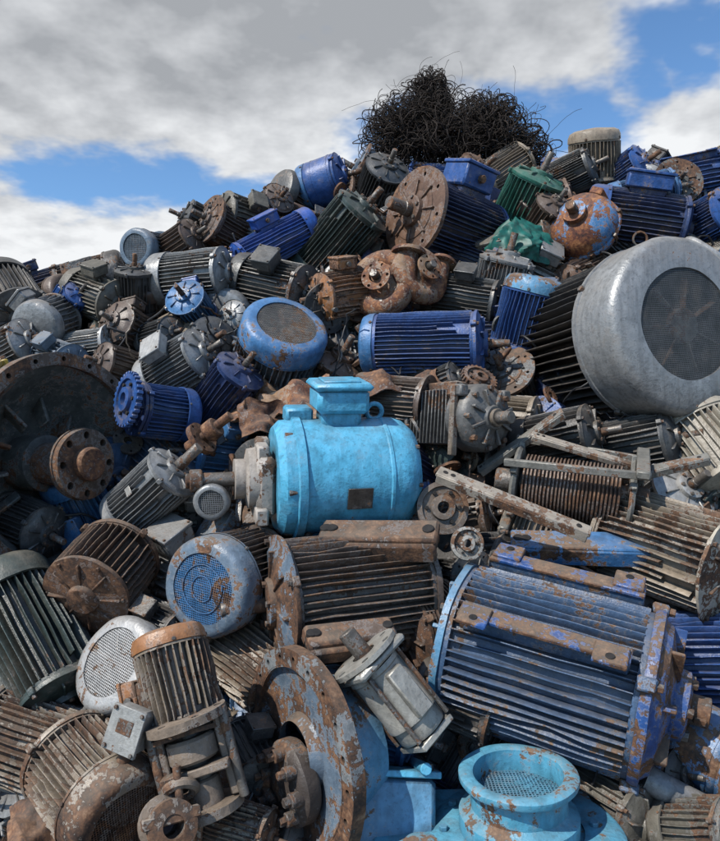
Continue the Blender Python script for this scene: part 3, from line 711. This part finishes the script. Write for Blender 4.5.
def wn(s_,d_,r_,off=0,dist=0):
    mp=nd(nt,'ShaderNodeMapping'); mp.inputs['Location'].default_value=(off,off*.7,off*.3); L.new(cb.outputs[0],mp.inputs[0])
    n=nd(nt,'ShaderNodeTexNoise'); n.inputs['Scale'].default_value=s_;n.inputs['Detail'].default_value=d_;n.inputs['Roughness'].default_value=r_;n.inputs['Distortion'].default_value=dist
    L.new(mp.outputs[0],n.inputs['Vector']); return n.outputs['Fac']
def wr(v,a,b_,c=0,d=1,it='SMOOTHSTEP'):
    n=nd(nt,'ShaderNodeMapRange',interpolation_type=it); L.new(v,n.inputs[0])
    for i,x in enumerate((a,b_,c,d)): n.inputs[i+1].default_value=x
    return n.outputs[0]
N1=wn(1.9,5,.58,0,.2); N2=wn(1.1,4,.55,5.2,.3); N3=wn(5.5,4,.60,2.0)
holes=None
# openings in the cloud deck (directions of blue sky)
for (dx,dz,rx,rz) in [(-.27,.333,.17,.036),(-.417,.336,.08,.026),(.294,.396,.11,.07),(.485,.545,.10,.06),(.014,.375,.08,.045),(.40,.475,.05,.04),(.222,.406,.08,.05),(-.153,.326,.10,.026),(.46,.50,.06,.045),(.06,.40,.05,.03)]:
    dv=Vector((dx,1,dz)).normalized()
    s1=nd(nt,'ShaderNodeVectorMath',operation='SUBTRACT'); L.new(tc.outputs['Generated'],s1.inputs[0]); s1.inputs[1].default_value=dv
    s2=nd(nt,'ShaderNodeVectorMath',operation='MULTIPLY'); L.new(s1.outputs[0],s2.inputs[0]); s2.inputs[1].default_value=(1/rx,1/rx,1/rz)
    s3=nd(nt,'ShaderNodeVectorMath',operation='LENGTH'); L.new(s2.outputs[0],s3.inputs[0])
    f=wr(s3.outputs['Value'],0.0,1.9,1,0)
    holes=f if holes is None else wm('MAXIMUM',holes,f)
# unseen clear sky behind the camera, added to lower ambient light for contrast
holes=wm('MAXIMUM',holes,wr(sp.outputs[1],.45,-.1,0,.85))
dens=wm('SUBTRACT',wm('ADD',wm('MULTIPLY',N1,.6),wm('MULTIPLY',N3,.4)),wm('MULTIPLY',holes,.29))
dens=wm('ADD',dens,.14)
cf=wr(dens,.39,.55)
shade=wm('ADD',wm('MULTIPLY',N2,.66),wm('MULTIPLY',N3,.34))
shade=wm('ADD',shade,wm('MULTIPLY',wm('SUBTRACT',sp.outputs[2],.43),-.42))
shade=wm('ADD',shade,wm('MULTIPLY',sp.outputs[0],.12))
cr=nd(nt,'ShaderNodeValToRGB'); L.new(shade,cr.inputs[0]); e=cr.color_ramp.elements
e[0].position=.37;e[0].color=(.40,.42,.45,1);e[1].position=.56;e[1].color=(.95,.97,.99,1); q=e.new(.46); q.color=(.64,.66,.69,1)
sc10=nd(nt,'ShaderNodeVectorMath',operation='SCALE'); L.new(cr.outputs[0],sc10.inputs[0]); sc10.inputs['Scale'].default_value=9.6
tint=nd(nt,'ShaderNodeVectorMath',operation='MULTIPLY'); L.new(sky.outputs[0],tint.inputs[0]); tint.inputs[1].default_value=(1.15,1.5,1.75)
mx=nd(nt,'ShaderNodeMix',data_type='RGBA'); L.new(cf,mx.inputs[0]); L.new(tint.outputs[0],mx.inputs[6]); L.new(sc10.outputs[0],mx.inputs[7])
L.new(mx.outputs[2],bg.inputs[0]); L.new(bg.outputs[0],out.inputs[0])
sl=bpy.data.lights.new('sun','SUN'); sl.energy=5.0; sl.angle=math.radians(.6); sl.color=(1,.95,.87)
so=bpy.data.objects.new('sun',sl); sc.collection.objects.link(so); so.rotation_euler=SUN.to_track_quat('Z','Y').to_euler(); so.location=SUN*20
cam=bpy.data.cameras.new('camera'); co=bpy.data.objects.new('camera',cam); sc.collection.objects.link(co)
co.location=(0,0,1.6); co.rotation_euler=(math.radians(90),0,0); cam.sensor_fit='HORIZONTAL'; cam.sensor_width=36; cam.lens=36; cam.clip_end=2000; cam.clip_start=.05
sc.camera=co
